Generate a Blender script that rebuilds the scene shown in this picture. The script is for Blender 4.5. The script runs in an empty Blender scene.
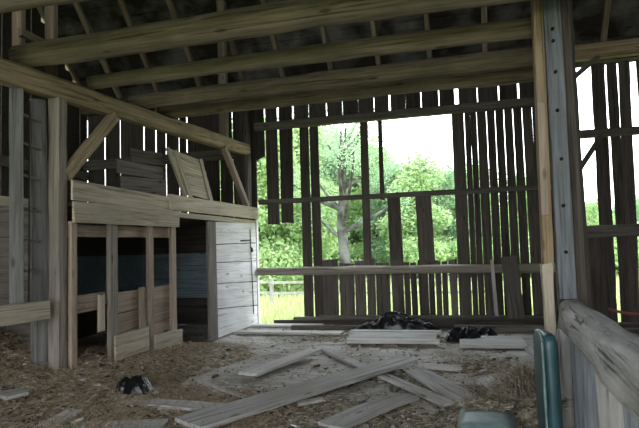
import bpy, math, random
from mathutils import Vector, Matrix, noise
V = Vector
COL = bpy.context.scene.collection
PI = math.pi

# ------------------------------------------------------------------ camera
EYE = V((0, 0, 1.5)); F = 545.0
RW = Matrix(((0.964, -0.047, -0.260), (0.262, 0.057, 0.963), (-0.031, -0.997, 0.067)))  # camera right/down/forward axes in the world
def _orth():
    a = RW.col[0].normalized(); c = RW.col[2]; c = (c - a * c.dot(a)).normalized(); b = c.cross(a)
    return a, b, c
ax, ay, az = _orth()
cam = bpy.data.cameras.new('camera'); cam.sensor_width = 36; cam.lens = 36 * F / 639
cam.clip_end = 500; cam.clip_start = 0.02
co = bpy.data.objects.new('camera', cam); COL.objects.link(co)
m = Matrix.Identity(4)
for i in range(3):
    m[i][0] = ax[i]; m[i][1] = -ay[i]; m[i][2] = -az[i]; m[i][3] = EYE[i]
co.matrix_world = m
bpy.context.scene.camera = co
def ray(u, v): return ax * (u - 319.5) + ay * (v - 214) + az * F
def onZ(u, v, z): d = ray(u, v); return EYE + d * ((z - 1.5) / d.z)     # surveyed point on a level plane
def onY(u, v, y): d = ray(u, v); return EYE + d * (y / d.y)             # on the back wall plane
def onX(u, v, x): d = ray(u, v); return EYE + d * (x / d.x)             # on the side plane

# ------------------------------------------------------------------ materials
def nt(name, rough=0.9):
    mt = bpy.data.materials.new(name); mt.use_nodes = True
    t = mt.node_tree; b = t.nodes['Principled BSDF']; b.inputs['Roughness'].default_value = rough
    b.inputs['Specular IOR Level'].default_value = 0.25
    return mt, t, b
def ramp(t, pts):
    r = t.nodes.new('ShaderNodeValToRGB'); e = r.color_ramp.elements
    e[0].position, e[0].color = pts[0][0], (*pts[0][1], 1)
    e[1].position, e[1].color = pts[-1][0], (*pts[-1][1], 1)
    for p, c in pts[1:-1]:
        x = e.new(p); x.color = (*c, 1)
    return r
def mixc(t, a, b, fac, mode='MIX'):
    x = t.nodes.new('ShaderNodeMix'); x.data_type = 'RGBA'; x.blend_type = mode
    for s, val in ((x.inputs[6], a), (x.inputs[7], b), (x.inputs[0], fac)):
        if isinstance(val, (int, float)): s.default_value = val
        elif isinstance(val, tuple): s.default_value = (*val, 1)
        else: t.links.new(val, s)
    return x.outputs[2]
def wood(name, dark, mid, light, stretch=(0.8, 16, 16), patch=(0.3, 0.3, 0.28), patch_amt=0.35, bump=0.35, rough=0.9, var=0.35, cracks=0.6, planks=None):
    mt, t, b = nt(name, rough); N = t.nodes; L = t.links
    tc = N.new('ShaderNodeTexCoord'); oi = N.new('ShaderNodeObjectInfo')
    off = N.new('ShaderNodeVectorMath'); off.operation = 'MULTIPLY_ADD'
    cmb = N.new('ShaderNodeCombineXYZ')
    for i in range(3): L.new(oi.outputs['Random'], cmb.inputs[i])
    L.new(cmb.outputs[0], off.inputs[0]); off.inputs[1].default_value = (37, 53, 71); L.new(tc.outputs['Object'], off.inputs[2])
    mp = N.new('ShaderNodeMapping'); mp.inputs['Scale'].default_value = stretch; L.new(off.outputs[0], mp.inputs['Vector'])
    n1 = N.new('ShaderNodeTexNoise'); n1.inputs['Scale'].default_value = 1.6; n1.inputs['Detail'].default_value = 8; n1.inputs['Roughness'].default_value = 0.65; n1.inputs['Distortion'].default_value = 0.6
    L.new(mp.outputs[0], n1.inputs['Vector'])
    r1 = ramp(t, [(0.28, dark), (0.48, mid), (0.72, light)]); L.new(n1.outputs['Fac'], r1.inputs[0])
    n2 = N.new('ShaderNodeTexNoise'); n2.inputs['Scale'].default_value = 1.7; n2.inputs['Detail'].default_value = 5; L.new(off.outputs[0], n2.inputs['Vector'])
    r2 = ramp(t, [(0.42, (0, 0, 0)), (0.66, (1, 1, 1))]); L.new(n2.outputs['Fac'], r2.inputs[0])
    ma = N.new('ShaderNodeMath'); ma.operation = 'MULTIPLY'; ma.inputs[1].default_value = patch_amt; L.new(r2.outputs[0], ma.inputs[0])
    c = mixc(t, r1.outputs[0], patch, ma.outputs[0])
    # drying cracks along the grain
    mp3 = N.new('ShaderNodeMapping'); mp3.inputs['Scale'].default_value = (stretch[0] * 0.6, stretch[1] * 2.2, stretch[2] * 2.2); L.new(off.outputs[0], mp3.inputs['Vector'])
    n3 = N.new('ShaderNodeTexNoise'); n3.inputs['Scale'].default_value = 1.3; n3.inputs['Detail'].default_value = 3; L.new(mp3.outputs[0], n3.inputs['Vector'])
    r3 = ramp(t, [(0.30, (1 - cracks,) * 3), (0.40, (1, 1, 1))]); L.new(n3.outputs['Fac'], r3.inputs[0])
    c = mixc(t, c, r3.outputs[0], 1.0, 'MULTIPLY')
    # knots
    vo = N.new('ShaderNodeTexVoronoi'); vo.inputs['Scale'].default_value = 1.0
    mp4 = N.new('ShaderNodeMapping'); mp4.inputs['Scale'].default_value = (1.6, 5, 5); L.new(off.outputs[0], mp4.inputs['Vector']); L.new(mp4.outputs[0], vo.inputs['Vector'])
    r4 = ramp(t, [(0.06, (0.35, 0.3, 0.25)), (0.13, (1, 1, 1))]); L.new(vo.outputs['Distance'], r4.inputs[0])
    c = mixc(t, c, r4.outputs[0], 0.8, 'MULTIPLY')
    mr = N.new('ShaderNodeMapRange'); mr.inputs['To Min'].default_value = 1 - var; mr.inputs['To Max'].default_value = 1 + var * 0.7; L.new(oi.outputs['Random'], mr.inputs['Value'])
    vm = N.new('ShaderNodeVectorMath'); vm.operation = 'SCALE'; L.new(c, vm.inputs[0]); L.new(mr.outputs[0], vm.inputs['Scale'])
    L.new(vm.outputs[0], b.inputs['Base Color'])
    bp = N.new('ShaderNodeBump'); bp.inputs['Strength'].default_value = bump; bp.inputs['Distance'].default_value = 0.02
    am = N.new('ShaderNodeMath'); am.operation = 'MULTIPLY'; L.new(n1.outputs['Fac'], am.inputs[0]); L.new(r3.outputs[0], am.inputs[1])
    L.new(am.outputs[0], bp.inputs['Height']); L.new(bp.outputs[0], b.inputs['Normal'])
    return mt
def speckle(name, cols, scale=9, rough=1.0, bump=0.6, detail=10):
    mt, t, b = nt(name, rough); N = t.nodes; L = t.links
    tc = N.new('ShaderNodeTexCoord'); n1 = N.new('ShaderNodeTexNoise'); n1.inputs['Scale'].default_value = scale; n1.inputs['Detail'].default_value = detail; n1.inputs['Roughness'].default_value = 0.75
    L.new(tc.outputs['Object'], n1.inputs['Vector'])
    r = ramp(t, cols); L.new(n1.outputs['Fac'], r.inputs[0]); L.new(r.outputs[0], b.inputs['Base Color'])
    bp = N.new('ShaderNodeBump'); bp.inputs['Strength'].default_value = bump; bp.inputs['Distance'].default_value = 0.03
    L.new(n1.outputs['Fac'], bp.inputs['Height']); L.new(bp.outputs[0], b.inputs['Normal'])
    return mt
M = {}
M['hewn'] = wood('hewn_beam_wood', (0.10, 0.075, 0.042), (0.31, 0.245, 0.15), (0.47, 0.38, 0.25), patch=(0.17, 0.14, 0.10), patch_amt=.5, var=0.1)
M['log'] = wood('mossy_pole_wood', (0.07, 0.055, 0.038), (0.235, 0.19, 0.135), (0.37, 0.305, 0.225), patch=(0.11, 0.105, 0.07), patch_amt=0.5, var=0.15)
M['post'] = wood('grey_post_wood', (0.105, 0.09, 0.07), (0.255, 0.225, 0.18), (0.37, 0.33, 0.27), patch=(0.19, 0.185, 0.17), var=0.12)
M['plankblue'] = wood('bolted_plank_wood', (0.06, 0.065, 0.068), (0.15, 0.163, 0.17), (0.235, 0.25, 0.265), patch=(0.11, 0.11, 0.10), var=0.05)
M['greypost'] = wood('dull_grey_post_wood', (0.06, 0.06, 0.056), (0.145, 0.143, 0.135), (0.22, 0.22, 0.21), patch=(0.12, 0.115, 0.10), var=0.1)
M['bluegrey'] = wood('blue_grey_post_wood', (0.09, 0.095, 0.10), (0.215, 0.23, 0.24), (0.33, 0.35, 0.37), patch=(0.16, 0.17, 0.17), var=0.1, cracks=0.5)
M['tan'] = wood('tan_board_wood', (0.14, 0.10, 0.06), (0.30, 0.22, 0.13), (0.40, 0.31, 0.2), patch=(0.2, 0.17, 0.12), var=0.12)
M['board'] = wood('pale_board_wood', (0.19, 0.165, 0.12), (0.42, 0.37, 0.28), (0.56, 0.505, 0.40), patch=(0.34, 0.31, 0.25), var=0.12)
M['bin'] = wood('bin_board_wood', (0.16, 0.12, 0.09), (0.33, 0.255, 0.19), (0.44, 0.36, 0.28), patch=(0.28, 0.25, 0.22), var=0.15)
M['white'] = wood('whitewashed_wood', (0.42, 0.42, 0.42), (0.70, 0.70, 0.70), (0.84, 0.84, 0.85), patch=(0.5, 0.48, 0.45), patch_amt=0.4, var=0.06, cracks=0.45)
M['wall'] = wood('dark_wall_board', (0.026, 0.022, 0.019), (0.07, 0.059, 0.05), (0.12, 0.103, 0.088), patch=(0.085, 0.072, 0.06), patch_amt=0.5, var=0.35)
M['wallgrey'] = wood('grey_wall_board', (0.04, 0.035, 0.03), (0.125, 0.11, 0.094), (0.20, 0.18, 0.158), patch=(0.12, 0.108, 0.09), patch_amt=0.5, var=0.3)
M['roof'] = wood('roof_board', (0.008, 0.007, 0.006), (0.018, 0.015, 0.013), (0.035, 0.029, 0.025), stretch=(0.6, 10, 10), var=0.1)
M['rafter'] = wood('rafter_wood', (0.10, 0.075, 0.045), (0.24, 0.18, 0.115), (0.34, 0.265, 0.18), var=0.2)
M['floor'] = wood('floor_plank_wood', (0.22, 0.205, 0.18), (0.47, 0.45, 0.41), (0.62, 0.60, 0.56), patch=(0.27, 0.24, 0.19), patch_amt=0.7, var=0.1)
M['plank'] = wood('loose_plank_wood', (0.22, 0.21, 0.19), (0.43, 0.42, 0.40), (0.58, 0.58, 0.56), patch=(0.28, 0.25, 0.20), patch_amt=.5, var=0.15)
M['plankpale'] = wood('pale_plank_wood', (0.34, 0.32, 0.29), (0.52, 0.50, 0.47), (0.66, 0.65, 0.62), patch=(0.42, 0.40, 0.36), var=0.1)
M['railing'] = wood('railing_log_wood', (0.22, 0.21, 0.19), (0.50, 0.495, 0.48), (0.68, 0.68, 0.67), stretch=(1.4, 12, 12), patch=(0.24, 0.21, 0.17), patch_amt=0.55, bump=0.7, var=0.05, cracks=0.7)
M['bluepaint'] = wood('blue_grey_painted_panel', (0.14, 0.19, 0.21), (0.28, 0.36, 0.39), (0.38, 0.47, 0.50), patch=(0.17, 0.18, 0.18), var=0.1)
M['straw'] = speckle('straw_litter', [(0.36, (0.05, 0.042, 0.034)), (0.46, (0.20, 0.17, 0.125)), (0.54, (0.36, 0.31, 0.225)), (0.66, (0.60, 0.54, 0.42))], 13)
M['brownstraw'] = speckle('brown_straw', [(0.30, (0.09, 0.068, 0.045)), (0.44, (0.27, 0.20, 0.13)), (0.56, (0.40, 0.31, 0.20)), (0.74, (0.54, 0.44, 0.30))], 18)
M['meadow'] = speckle('meadow_grass', [(0.3, (0.26, 0.33, 0.10)), (0.5, (0.36, 0.42, 0.15)), (0.7, (0.44, 0.48, 0.22))], 1.5)
M['grass'] = speckle('grass_blades', [(0.3, (0.33, 0.39, 0.16)), (0.7, (0.47, 0.52, 0.27))], 0.8, bump=0)
def leafmat(name, a, b_, c):
    mt, t, b = nt(name, 0.6); N = t.nodes; L = t.links
    tc = N.new('ShaderNodeTexCoord'); n1 = N.new('ShaderNodeTexNoise'); n1.inputs['Scale'].default_value = 1.1; n1.inputs['Detail'].default_value = 6
    L.new(tc.outputs['Object'], n1.inputs['Vector'])
    r = ramp(t, [(0.3, a), (0.5, b_), (0.7, c)]); L.new(n1.outputs['Fac'], r.inputs[0]); L.new(r.outputs[0], b.inputs['Base Color'])
    tr = N.new('ShaderNodeBsdfTranslucent'); L.new(r.outputs[0], tr.inputs['Color'])
    ms = N.new('ShaderNodeMixShader'); ms.inputs[0].default_value = 0.45
    L.new(b.outputs[0], ms.inputs[1]); L.new(tr.outputs[0], ms.inputs[2]); L.new(ms.outputs[0], N['Material Output'].inputs[0])
    return mt
M['leaf'] = leafmat('bright_leaves', (0.24, 0.38, 0.15), (0.36, 0.50, 0.22), (0.48, 0.61, 0.31))
M['leaf2'] = leafmat('cool_leaves', (0.20, 0.32, 0.17), (0.30, 0.44, 0.25), (0.41, 0.54, 0.34))
M['bark'] = wood('tree_bark', (0.014, 0.014, 0.012), (0.032, 0.032, 0.028), (0.055, 0.053, 0.047), var=0.1)
def plain(name, c, rough=0.5, spec=0.5, nscale=6, amt=0.25, bump=0.1):
    mt, t, b = nt(name, rough); b.inputs['Specular IOR Level'].default_value = spec
    N = t.nodes; L = t.links; tc = N.new('ShaderNodeTexCoord'); n = N.new('ShaderNodeTexNoise'); n.inputs['Scale'].default_value = nscale; n.inputs['Detail'].default_value = 6
    L.new(tc.outputs['Object'], n.inputs['Vector'])
    r = ramp(t, [(0.3, tuple(x * (1 - amt) for x in c)), (0.7, tuple(min(1, x * (1 + amt)) for x in c))]); L.new(n.outputs['Fac'], r.inputs[0]); L.new(r.outputs[0], b.inputs['Base Color'])
    bp = N.new('ShaderNodeBump'); bp.inputs['Strength'].default_value = bump; L.new(n.outputs['Fac'], bp.inputs['Height']); L.new(bp.outputs[0], b.inputs['Normal'])
    return mt
M['plastic'] = plain('black_plastic', (0.006, 0.006, 0.008), 0.30, 0.4, 14, 0.3, 0.5)
M['rubber'] = plain('black_rubber', (0.010, 0.010, 0.012), 0.6, 0.3)
M['teal'] = plain('teal_vinyl', (0.022, 0.07, 0.08), 0.42, 0.5, 5, 0.35, 0.1)
M['tealpale'] = plain('faded_teal_vinyl', (0.17, 0.24, 0.23), 0.5, 0.4, 8, 0.3, 0.15)
M['iron'] = plain('rusty_iron', (0.05, 0.04, 0.035), 0.7, 0.4)
M['hole'] = plain('dark_bolt_iron', (0.015, 0.013, 0.012), 0.8, 0.2)
M['red'] = plain('rust_red_pipe', (0.28, 0.07, 0.05), 0.6, 0.4)
M['fence'] = plain('pale_fence_wood', (0.27, 0.27, 0.24), 0.9, 0.2, 5, 0.3)

# ------------------------------------------------------------------ building helpers
def link(name, verts, faces, mat, parent=None, world=None, smooth=False):
    me = bpy.data.meshes.new(name); me.from_pydata([tuple(v) for v in verts], [], faces); me.update()
    if smooth: me.polygons.foreach_set('use_smooth', [True] * len(me.polygons))
    me.materials.append(mat)
    o = bpy.data.objects.new(name, me); COL.objects.link(o)
    W = world or Matrix.Identity(4)
    if parent is not None:
        o.parent = parent; o.matrix_basis = root_inv(parent) @ W
    else: o.matrix_basis = W
    return o
def root_inv(p):
    W = Matrix.Identity(4); q = p
    while q is not None: W = q.matrix_basis @ W; q = q.parent
    return W.inverted()
def tag(o, label, cat, group=None, kind=None):
    o['label'] = label; o['category'] = cat
    if group: o['group'] = group
    if kind: o['kind'] = kind
    return o
def root(name, loc, label=None, cat=None, group=None, kind=None):
    o = bpy.data.objects.new(name, None); COL.objects.link(o); o.empty_display_size = 0.1
    o.matrix_basis = Matrix.Translation(V(loc))
    if label: tag(o, label, cat, group)
    if kind: o['kind'] = kind
    return o
def frame(p0, p1, n):
    p0, p1 = V(p0), V(p1); x = (p1 - p0).normalized(); n = V(n)
    z = (n - x * n.dot(x)).normalized(); y = z.cross(x)
    W = Matrix.Identity(4)
    for i in range(3): W[i][0] = x[i]; W[i][1] = y[i]; W[i][2] = z[i]; W[i][3] = p0[i]
    return W, (p1 - p0).length
def rings(L, prof, nseg, wfun, jit, seed, bow=(0, 0), endjag=0.0):
    """a long member along local x; prof = unit cross-section points (y,z); wfun(t)->(sy,sz)"""
    vs = []; fs = []; K = len(prof)
    for i in range(nseg + 1):
        t = i / nseg; sy, sz = wfun(t)
        by = bow[0] * math.sin(PI * t); bz = bow[1] * math.sin(PI * t)
        for k, (py, pz) in enumerate(prof):
            q = V((seed * 7.3 + t * L * 1.9, py * 1.2 + seed, pz * 1.2))
            d = noise.noise(q) * jit; d2 = noise.noise(q + V((31, 7, 3))) * jit
            x = t * L
            if endjag and (i == 0 or i == nseg): x += noise.noise(V((seed * 3.1 + i, k * 1.7, 2.2))) * endjag
            vs.append((x, py * sy + by + d * (1 if py > 0 else -1) + d2 * 0.5, pz * sz + bz + d2 * (1 if pz > 0 else -1) * (min(1, sz / max(sy, 1e-4)))))
    for i in range(nseg):
        for k in range(K):
            a = i * K + k; b = i * K + (k + 1) % K
            fs.append((a, b, b + K, a + K))
    fs.append(tuple(range(K))[::-1]); fs.append(tuple(nseg * K + k for k in range(K)))
    return vs, fs
BOXP = [(-1, -0.86), (-0.96, -1), (0.96, -1), (1, -0.86), (1, 0.86), (0.96, 1), (-0.96, 1), (-1, 0.86)]
WIDEP = [(-1, -0.8), (-0.97, -1), (-0.4, -1), (0.3, -1), (0.97, -1), (1, -0.8), (1, 0.8), (0.97, 1), (0.3, 1), (-0.4, 1), (-0.97, 1), (-1, 0.8)]
ROUNDP = [(math.cos(a * 2 * PI / 16), math.sin(a * 2 * PI / 16)) for a in range(16)]
HEWP = [(-1, -0.62), (-0.72, -0.97), (0, -1.02), (0.72, -0.97), (1, -0.62), (1.02, 0), (1, 0.62), (0.72, 0.97), (0, 1.02), (-0.72, 0.97), (-1, 0.62), (-1.02, 0)]
SEED = [1]
def member(name, p0, p1, n, w, th, mat, parent=None, prof=None, jit=None, taper=1.0, bow=(0, 0), endjag=0.0, seg=None, smooth=False, wf=None):
    """board / timber / log from p0 to p1; w across, th along n (full sizes)"""
    SEED[0] += 1; W, L = frame(p0, p1, n)
    prof = prof or BOXP; jit = 0.004 if jit is None else jit
    nseg = seg or max(2, min(24, int(L / 0.22)))
    f = wf or (lambda t: (w / 2 * (1 + (taper - 1) * t), th / 2 * (1 + (taper - 1) * t * (1 if prof is not BOXP else 0))))
    vs, fs = rings(L, prof, nseg, f, jit, SEED[0] * 1.37, bow, endjag)
    return link(name, vs, fs, mat, parent, W, smooth)
def timber(name, p0, p1, n, w, th, mat, parent=None, **k): return member(name, p0, p1, n, w, th, mat, parent, prof=k.pop('prof', HEWP), jit=k.pop('jit', 0.012), **k)
def board(name, p0, p1, n, w, th, mat, parent=None, **k): return member(name, p0, p1, n, w, th, mat, parent, jit=k.pop('jit', 0.005), endjag=k.pop('endjag', 0.03), **k)
def log(name, p0, p1, r0, r1, mat, parent=None, **k):
    return member(name, p0, p1, k.pop('n', (0, 0, 1)), 1, 1, mat, parent, prof=ROUNDP, jit=k.pop('jit', 0.018), smooth=True, wf=lambda t: (r0 + (r1 - r0) * t,) * 2, **k)
def tube(name, pts, r, mat, parent=None, K=8):
    vs = []; fs = []; P = [V(p) for p in pts]
    for i, p in enumerate(P):
        t = (P[min(i + 1, len(P) - 1)] - P[max(i - 1, 0)]).normalized()
        up = V((0, 0, 1)) if abs(t.z) < 0.9 else V((0, 1, 0)); a = t.cross(up).normalized(); b = a.cross(t)
        rr = r[i] if isinstance(r, (list, tuple)) else r
        for k in range(K): vs.append(p + a * rr * math.cos(2 * PI * k / K) + b * rr * math.sin(2 * PI * k / K))
    for i in range(len(P) - 1):
        for k in range(K): fs.append((i * K + k, i * K + (k + 1) % K, (i + 1) * K + (k + 1) % K, (i + 1) * K + k))
    fs.append(tuple(range(K))[::-1]); fs.append(tuple((len(P) - 1) * K + k for k in range(K)))
    return link(name, vs, fs, mat, parent, None, True)
def rbox(name, c, s, r, mat, parent=None, rot=None, puff=0.0):
    """rounded box (cushion) centred at c"""
    n = 14; vs = []; fs = []; idx = {}
    import itertools
    def add(p):
        k = tuple(round(x, 5) for x in p)
        if k not in idx: idx[k] = len(vs); vs.append(p)
        return idx[k]
    for axis in range(3):
        for sgn in (-1, 1):
            g = [[None] * (n + 1) for _ in range(n + 1)]
            for i in range(n + 1):
                for j in range(n + 1):
                    q = [0, 0, 0]; q[axis] = sgn; q[(axis + 1) % 3] = -1 + 2 * i / n; q[(axis + 2) % 3] = -1 + 2 * j / n
                    p = V((q[0] * s[0] / 2, q[1] * s[1] / 2, q[2] * s[2] / 2))
                    inner = V([max(-(s[d] / 2 - r), min(s[d] / 2 - r, p[d])) for d in range(3)])
                    d = p - inner
                    if d.length > 1e-6: p = inner + d.normalized() * r
                    f = (1 - q[0] ** 2 * (axis != 0)) * (1 - q[1] ** 2 * (axis != 1)) * (1 - q[2] ** 2 * (axis != 2))
                    p[axis] += sgn * puff * f
                    g[i][j] = add(p)
            for i in range(n):
                for j in range(n):
                    f4 = (g[i][j], g[i + 1][j], g[i + 1][j + 1], g[i][j + 1])
                    f4 = tuple(dict.fromkeys(f4))
                    if len(f4) > 2: fs.append(f4 if sgn > 0 else f4[::-1])
    W = Matrix.Translation(V(c)) @ (rot or Matrix.Identity(4))
    return link(name, vs, fs, mat, parent, W, True)
def ell(pts): return pts
R = random.Random(11)

XL = -4.35; YB = 10.9            # left partition plane, back wall plane
EAVE = 5.15; SLOPE = 1.11

# ------------------------------------------------------------------ setting: floor, roof, walls
fv = []; ff = []
def addbox(x0, x1, y0, y1, z0, z1, vs=fv, fs=ff, jz=0):
    b = len(vs); a = R.uniform(-jz, jz); c = R.uniform(-jz, jz)
    vs += [(x0, y0, z0), (x1, y0, z0), (x1, y1, z0), (x0, y1, z0), (x0, y0, z1 + a), (x1, y0, z1 + c), (x1, y1, z1 + c), (x0, y1, z1 + a)]
    fs += [(b, b + 3, b + 2, b + 1), (b + 4, b + 5, b + 6, b + 7), (b, b + 1, b + 5, b + 4), (b + 1, b + 2, b + 6, b + 5), (b + 2, b + 3, b + 7, b + 6), (b + 3, b, b + 4, b + 7)]
y = -4.0
while y < 10.95:
    w = R.uniform(0.19, 0.30); x = -8.6
    while x < 5.0:
        l = R.uniform(2.2, 5.0); x1 = min(x + l, 5.0)
        addbox(x, x1 - 0.008, y, min(y + w - 0.010, 10.95), -0.10, -0.004, jz=0.006); x = x1
    y += w
o = link('floor', fv, ff, M['floor']); o['kind'] = 'structure'
# sleeper timbers closing the underside of the floor
us = []; uf = []
addbox(-8.6, 5.0, -4.0, 10.95, -1.0, -0.11, us, uf)
o = link('floor', us, uf, M['wall']); o['kind'] = 'structure'; o.name = 'floor_foundation'

# roof: back slope and front slope meeting at the ridge, lapped boards + rafters
def roof_z(y): return EAVE + (YB - y) * SLOPE if y > 3.4 else EAVE + (YB - 3.4) * SLOPE - (3.4 - y) * SLOPE
ceil = root('ceiling', (-2, 3.4, 5.15), kind='structure')
def roof_slope(ya, yb):
    vs = []; fs = []; n = 34
    for i in range(n):
        a = ya + (yb - ya) * i / n; b = ya + (yb - ya) * (i + 1.0) / n - 0.012 * (1 if yb > ya else -1)
        x = -9.0
        while x < 5.4:
            x1 = min(x + R.uniform(2.5, 4.5), 5.4)
            za, zb = roof_z(a) + 0.16, roof_z(b) + 0.16; k = len(vs); h = 0.03 + R.uniform(0, 0.01)
            vs += [(x, a, za), (x1, a, za), (x1, b, zb), (x, b, zb), (x, a, za + h), (x1, a, za + h), (x1, b, zb + h), (x, b, zb + h)]
            fs += [(k, k + 3, k + 2, k + 1), (k + 4, k + 5, k + 6, k + 7), (k, k + 1, k + 5, k + 4), (k + 1, k + 2, k + 6, k + 5), (k + 2, k + 3, k + 7, k + 6), (k + 3, k, k + 4, k + 7)]
            x = x1 - 0.0
    # shingles over the boards
    k = len(vs)
    za, zb = roof_z(ya) + 0.20, roof_z(yb) + 0.20
    vs += [(-9.1, ya, za), (5.5, ya, za), (5.5, yb, zb), (-9.1, yb, zb), (-9.1, ya, za + .03), (5.5, ya, za + .03), (5.5, yb, zb + .03), (-9.1, yb, zb + .03)]
    fs += [(k, k + 3, k + 2, k + 1), (k + 4, k + 5, k + 6, k + 7), (k, k + 1, k + 5, k + 4), (k + 1, k + 2, k + 6, k + 5), (k + 2, k + 3, k + 7, k + 6), (k + 3, k, k + 4, k + 7)]
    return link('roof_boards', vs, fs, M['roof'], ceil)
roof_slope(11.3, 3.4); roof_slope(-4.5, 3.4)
for x in (-8.6, -7.68, -6.66, -5.6, -4.56, -3.64, -2.58, -1.58, -0.55, 0.5, 1.55, 2.6, 3.65, 4.6):
    lean = R.uniform(-0.03, 0.03)
    for s in (0, 1):
        p0 = V((x, YB if s == 0 else -4.1, 0)); p0.z = roof_z(p0.y) + 0.06
        p1 = V((x + lean, 3.4, roof_z(3.4) + 0.06))
        timber('rafter', p0, p1, (0, SLOPE if s == 0 else -SLOPE, 1), 0.10, 0.13, M['rafter'], ceil, jit=0.012)

# back wall: individual boards nailed to girts
wb = root('wall_back', (-1.5, YB, 0), kind='structure')
def wboard(x0, x1, z0, z1, mat='wall', lean=0.0, jit=0.004, taper=1.0, dy=0.0, endjag=0.05):
    xc = (x0 + x1) / 2
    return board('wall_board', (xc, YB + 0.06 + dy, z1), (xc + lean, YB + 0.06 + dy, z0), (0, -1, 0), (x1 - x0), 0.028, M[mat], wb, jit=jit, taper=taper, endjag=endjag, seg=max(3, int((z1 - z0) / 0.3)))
TOP = 5.2
def run(gaps, x0, x1, z0, z1, mat='wall', g=0.022, lean=0.0, jit=0.003, jagz=0.0):
    """boards between consecutive gap centres"""
    ed = [x0] + list(gaps) + [x1]
    for a, b in zip(ed[:-1], ed[1:]):
        ga = 0.0 if a == x0 else (g if not isinstance(g, dict) else g.get(a, 0.022)) / 2
        gb = 0.0 if b == x1 else (g if not isinstance(g, dict) else g.get(b, 0.022)) / 2
        wboard(a + ga, b - gb, z0 + R.uniform(-jagz, jagz), z1, mat, lean=lean + R.uniform(-.006, .006), jit=jit)
# above the gap: the short stubs under the plate
run([-3.12, -2.73, -2.39, -2.05, -1.72, -1.40, -1.08, -0.77, -0.42, -0.08, .32, .72, 1.08, 1.5], -3.45, 1.95, 4.16, TOP, g={-0.08: .08, .32: .02, .72: .022, 1.08: .035, 1.5: .01, -3.12: .012, -2.73: .012, -2.39: .012, -2.05: .011, -1.72: .013, -1.40: 0.034, -1.08: .003, -0.77: .014, -0.42: .013}, jit=0.003)
# left boards
wboard(-4.33, -4.13, 3.53, TOP, lean=0.0, endjag=0.12)
wboard(-4.11, -3.84, 2.10, TOP, lean=0.01, jit=0.008)
wboard(-3.79, -3.48, 2.12, TOP, lean=-0.02, jit=0.014, taper=0.86)
wboard(-3.34, -3.14, 0.12, 4.2, lean=0.0, jit=0.005); wboard(-3.12, -2.93, 0.12, 4.2, lean=0.01, jit=0.006)
# narrow uprights across the opening
wboard(-2.03, -1.87, 1.1, 4.15, lean=-0.02); wboard(-1.66, -1.57, 2.5, 4.15, lean=-0.01)
wboard(-1.53, -1.27, 1.15, 2.6, lean=0.02, jit=0.006); wboard(-0.97, -0.66, 1.15, 2.6, lean=0.03, jit=0.008)
# right side, full height with slits
xs_ = [-0.19, 0.05, 0.165, 0.285, 0.47, 0.63, 0.79, 0.955, 1.12, 1.30, 1.50, 1.72, 1.95]
gw = [0, .012, .006, .007, .012, .011, .011, .012, .009, .006, .004, .004]
for i in range(len(xs_) - 1):
    wboard(xs_[i] + (gw[i] / 2), xs_[i + 1] - (gw[i + 1] / 2 if i + 1 < len(gw) else 0), 0.12, 4.14, lean=-0.02 + (0.02 if i == 8 else 0), jit=0.005)
# lower stubs below the girt
low = [-2.93, -2.58, -2.25, -2.01, -1.82, -1.52, -1.26, -1.13, -0.99, -0.78, -0.65, -0.52, -0.39, -0.19]
lg = {-2.93: .02, -2.58: .03, -2.25: .012, -2.01: .03, -1.82: .01, -1.52: .03, -1.26: .016, -1.13: .014, -0.99: .035, -0.78: .014, -0.65: .025, -0.52: .02, -0.39: .03, -0.19: .05}
for a, b in zip(low[:-1], low[1:]):
    top = R.choice([1.24, 1.27, 1.31, 1.22, 1.20])
    if abs(b + 0.19) < 1e-6: wboard(a + .015, b - 0.03, 0.12, 1.25, 'wallgrey', taper=0.75, jit=0.012); continue
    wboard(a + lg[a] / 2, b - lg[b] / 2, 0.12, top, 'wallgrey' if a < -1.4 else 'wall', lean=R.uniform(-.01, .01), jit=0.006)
# beyond the left partition (upper part of the side aisle)
aisle = [-8.13, -7.72, -7.09, -6.78, -6.52, -6.19, -5.99, -5.19, -4.88]
run(aisle, -8.6, -4.33, -0.1, TOP, g={-8.13: .035, -7.72: .02, -7.09: .04, -6.78: .04, -6.52: .02, -6.19: .02, -5.99: .03, -5.19: .02, -4.88: .02}, jit=0.006)
# right bay
for a, b, z0, z1, ln in ((1.95, 2.06, -.1, TOP, 0), (2.37, 2.60, -.1, 4.8, -0.06), (2.63, 2.80, -.1, 4.8, -0.03), (2.83, 3.02, -.1, 4.8, -0.12), (3.12, 3.40, -.1, 4.8, 0), (3.42, 3.7, -.1, 4.8, 0), (3.73, 4.0, -.1, 4.8, 0), (4.03, 4.35, -.1, 4.8, 0), (4.38, 4.7, -.1, 4.8, 0), (4.72, 5.0, -.1, 4.8, 0)):
    wboard(a, b, z0, z1, lean=ln, jit=0.012)
for a, b in ((2.07, 2.33), (2.99, 3.14)): wboard(a, b, -.1, 1.62, jit=0.008)
for a, b, z0 in ((2.4, 2.6, 4.78),): pass
run([2.4, 2.75], 2.0, 5.0, 4.86, 5.3, g=0.01)
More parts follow.
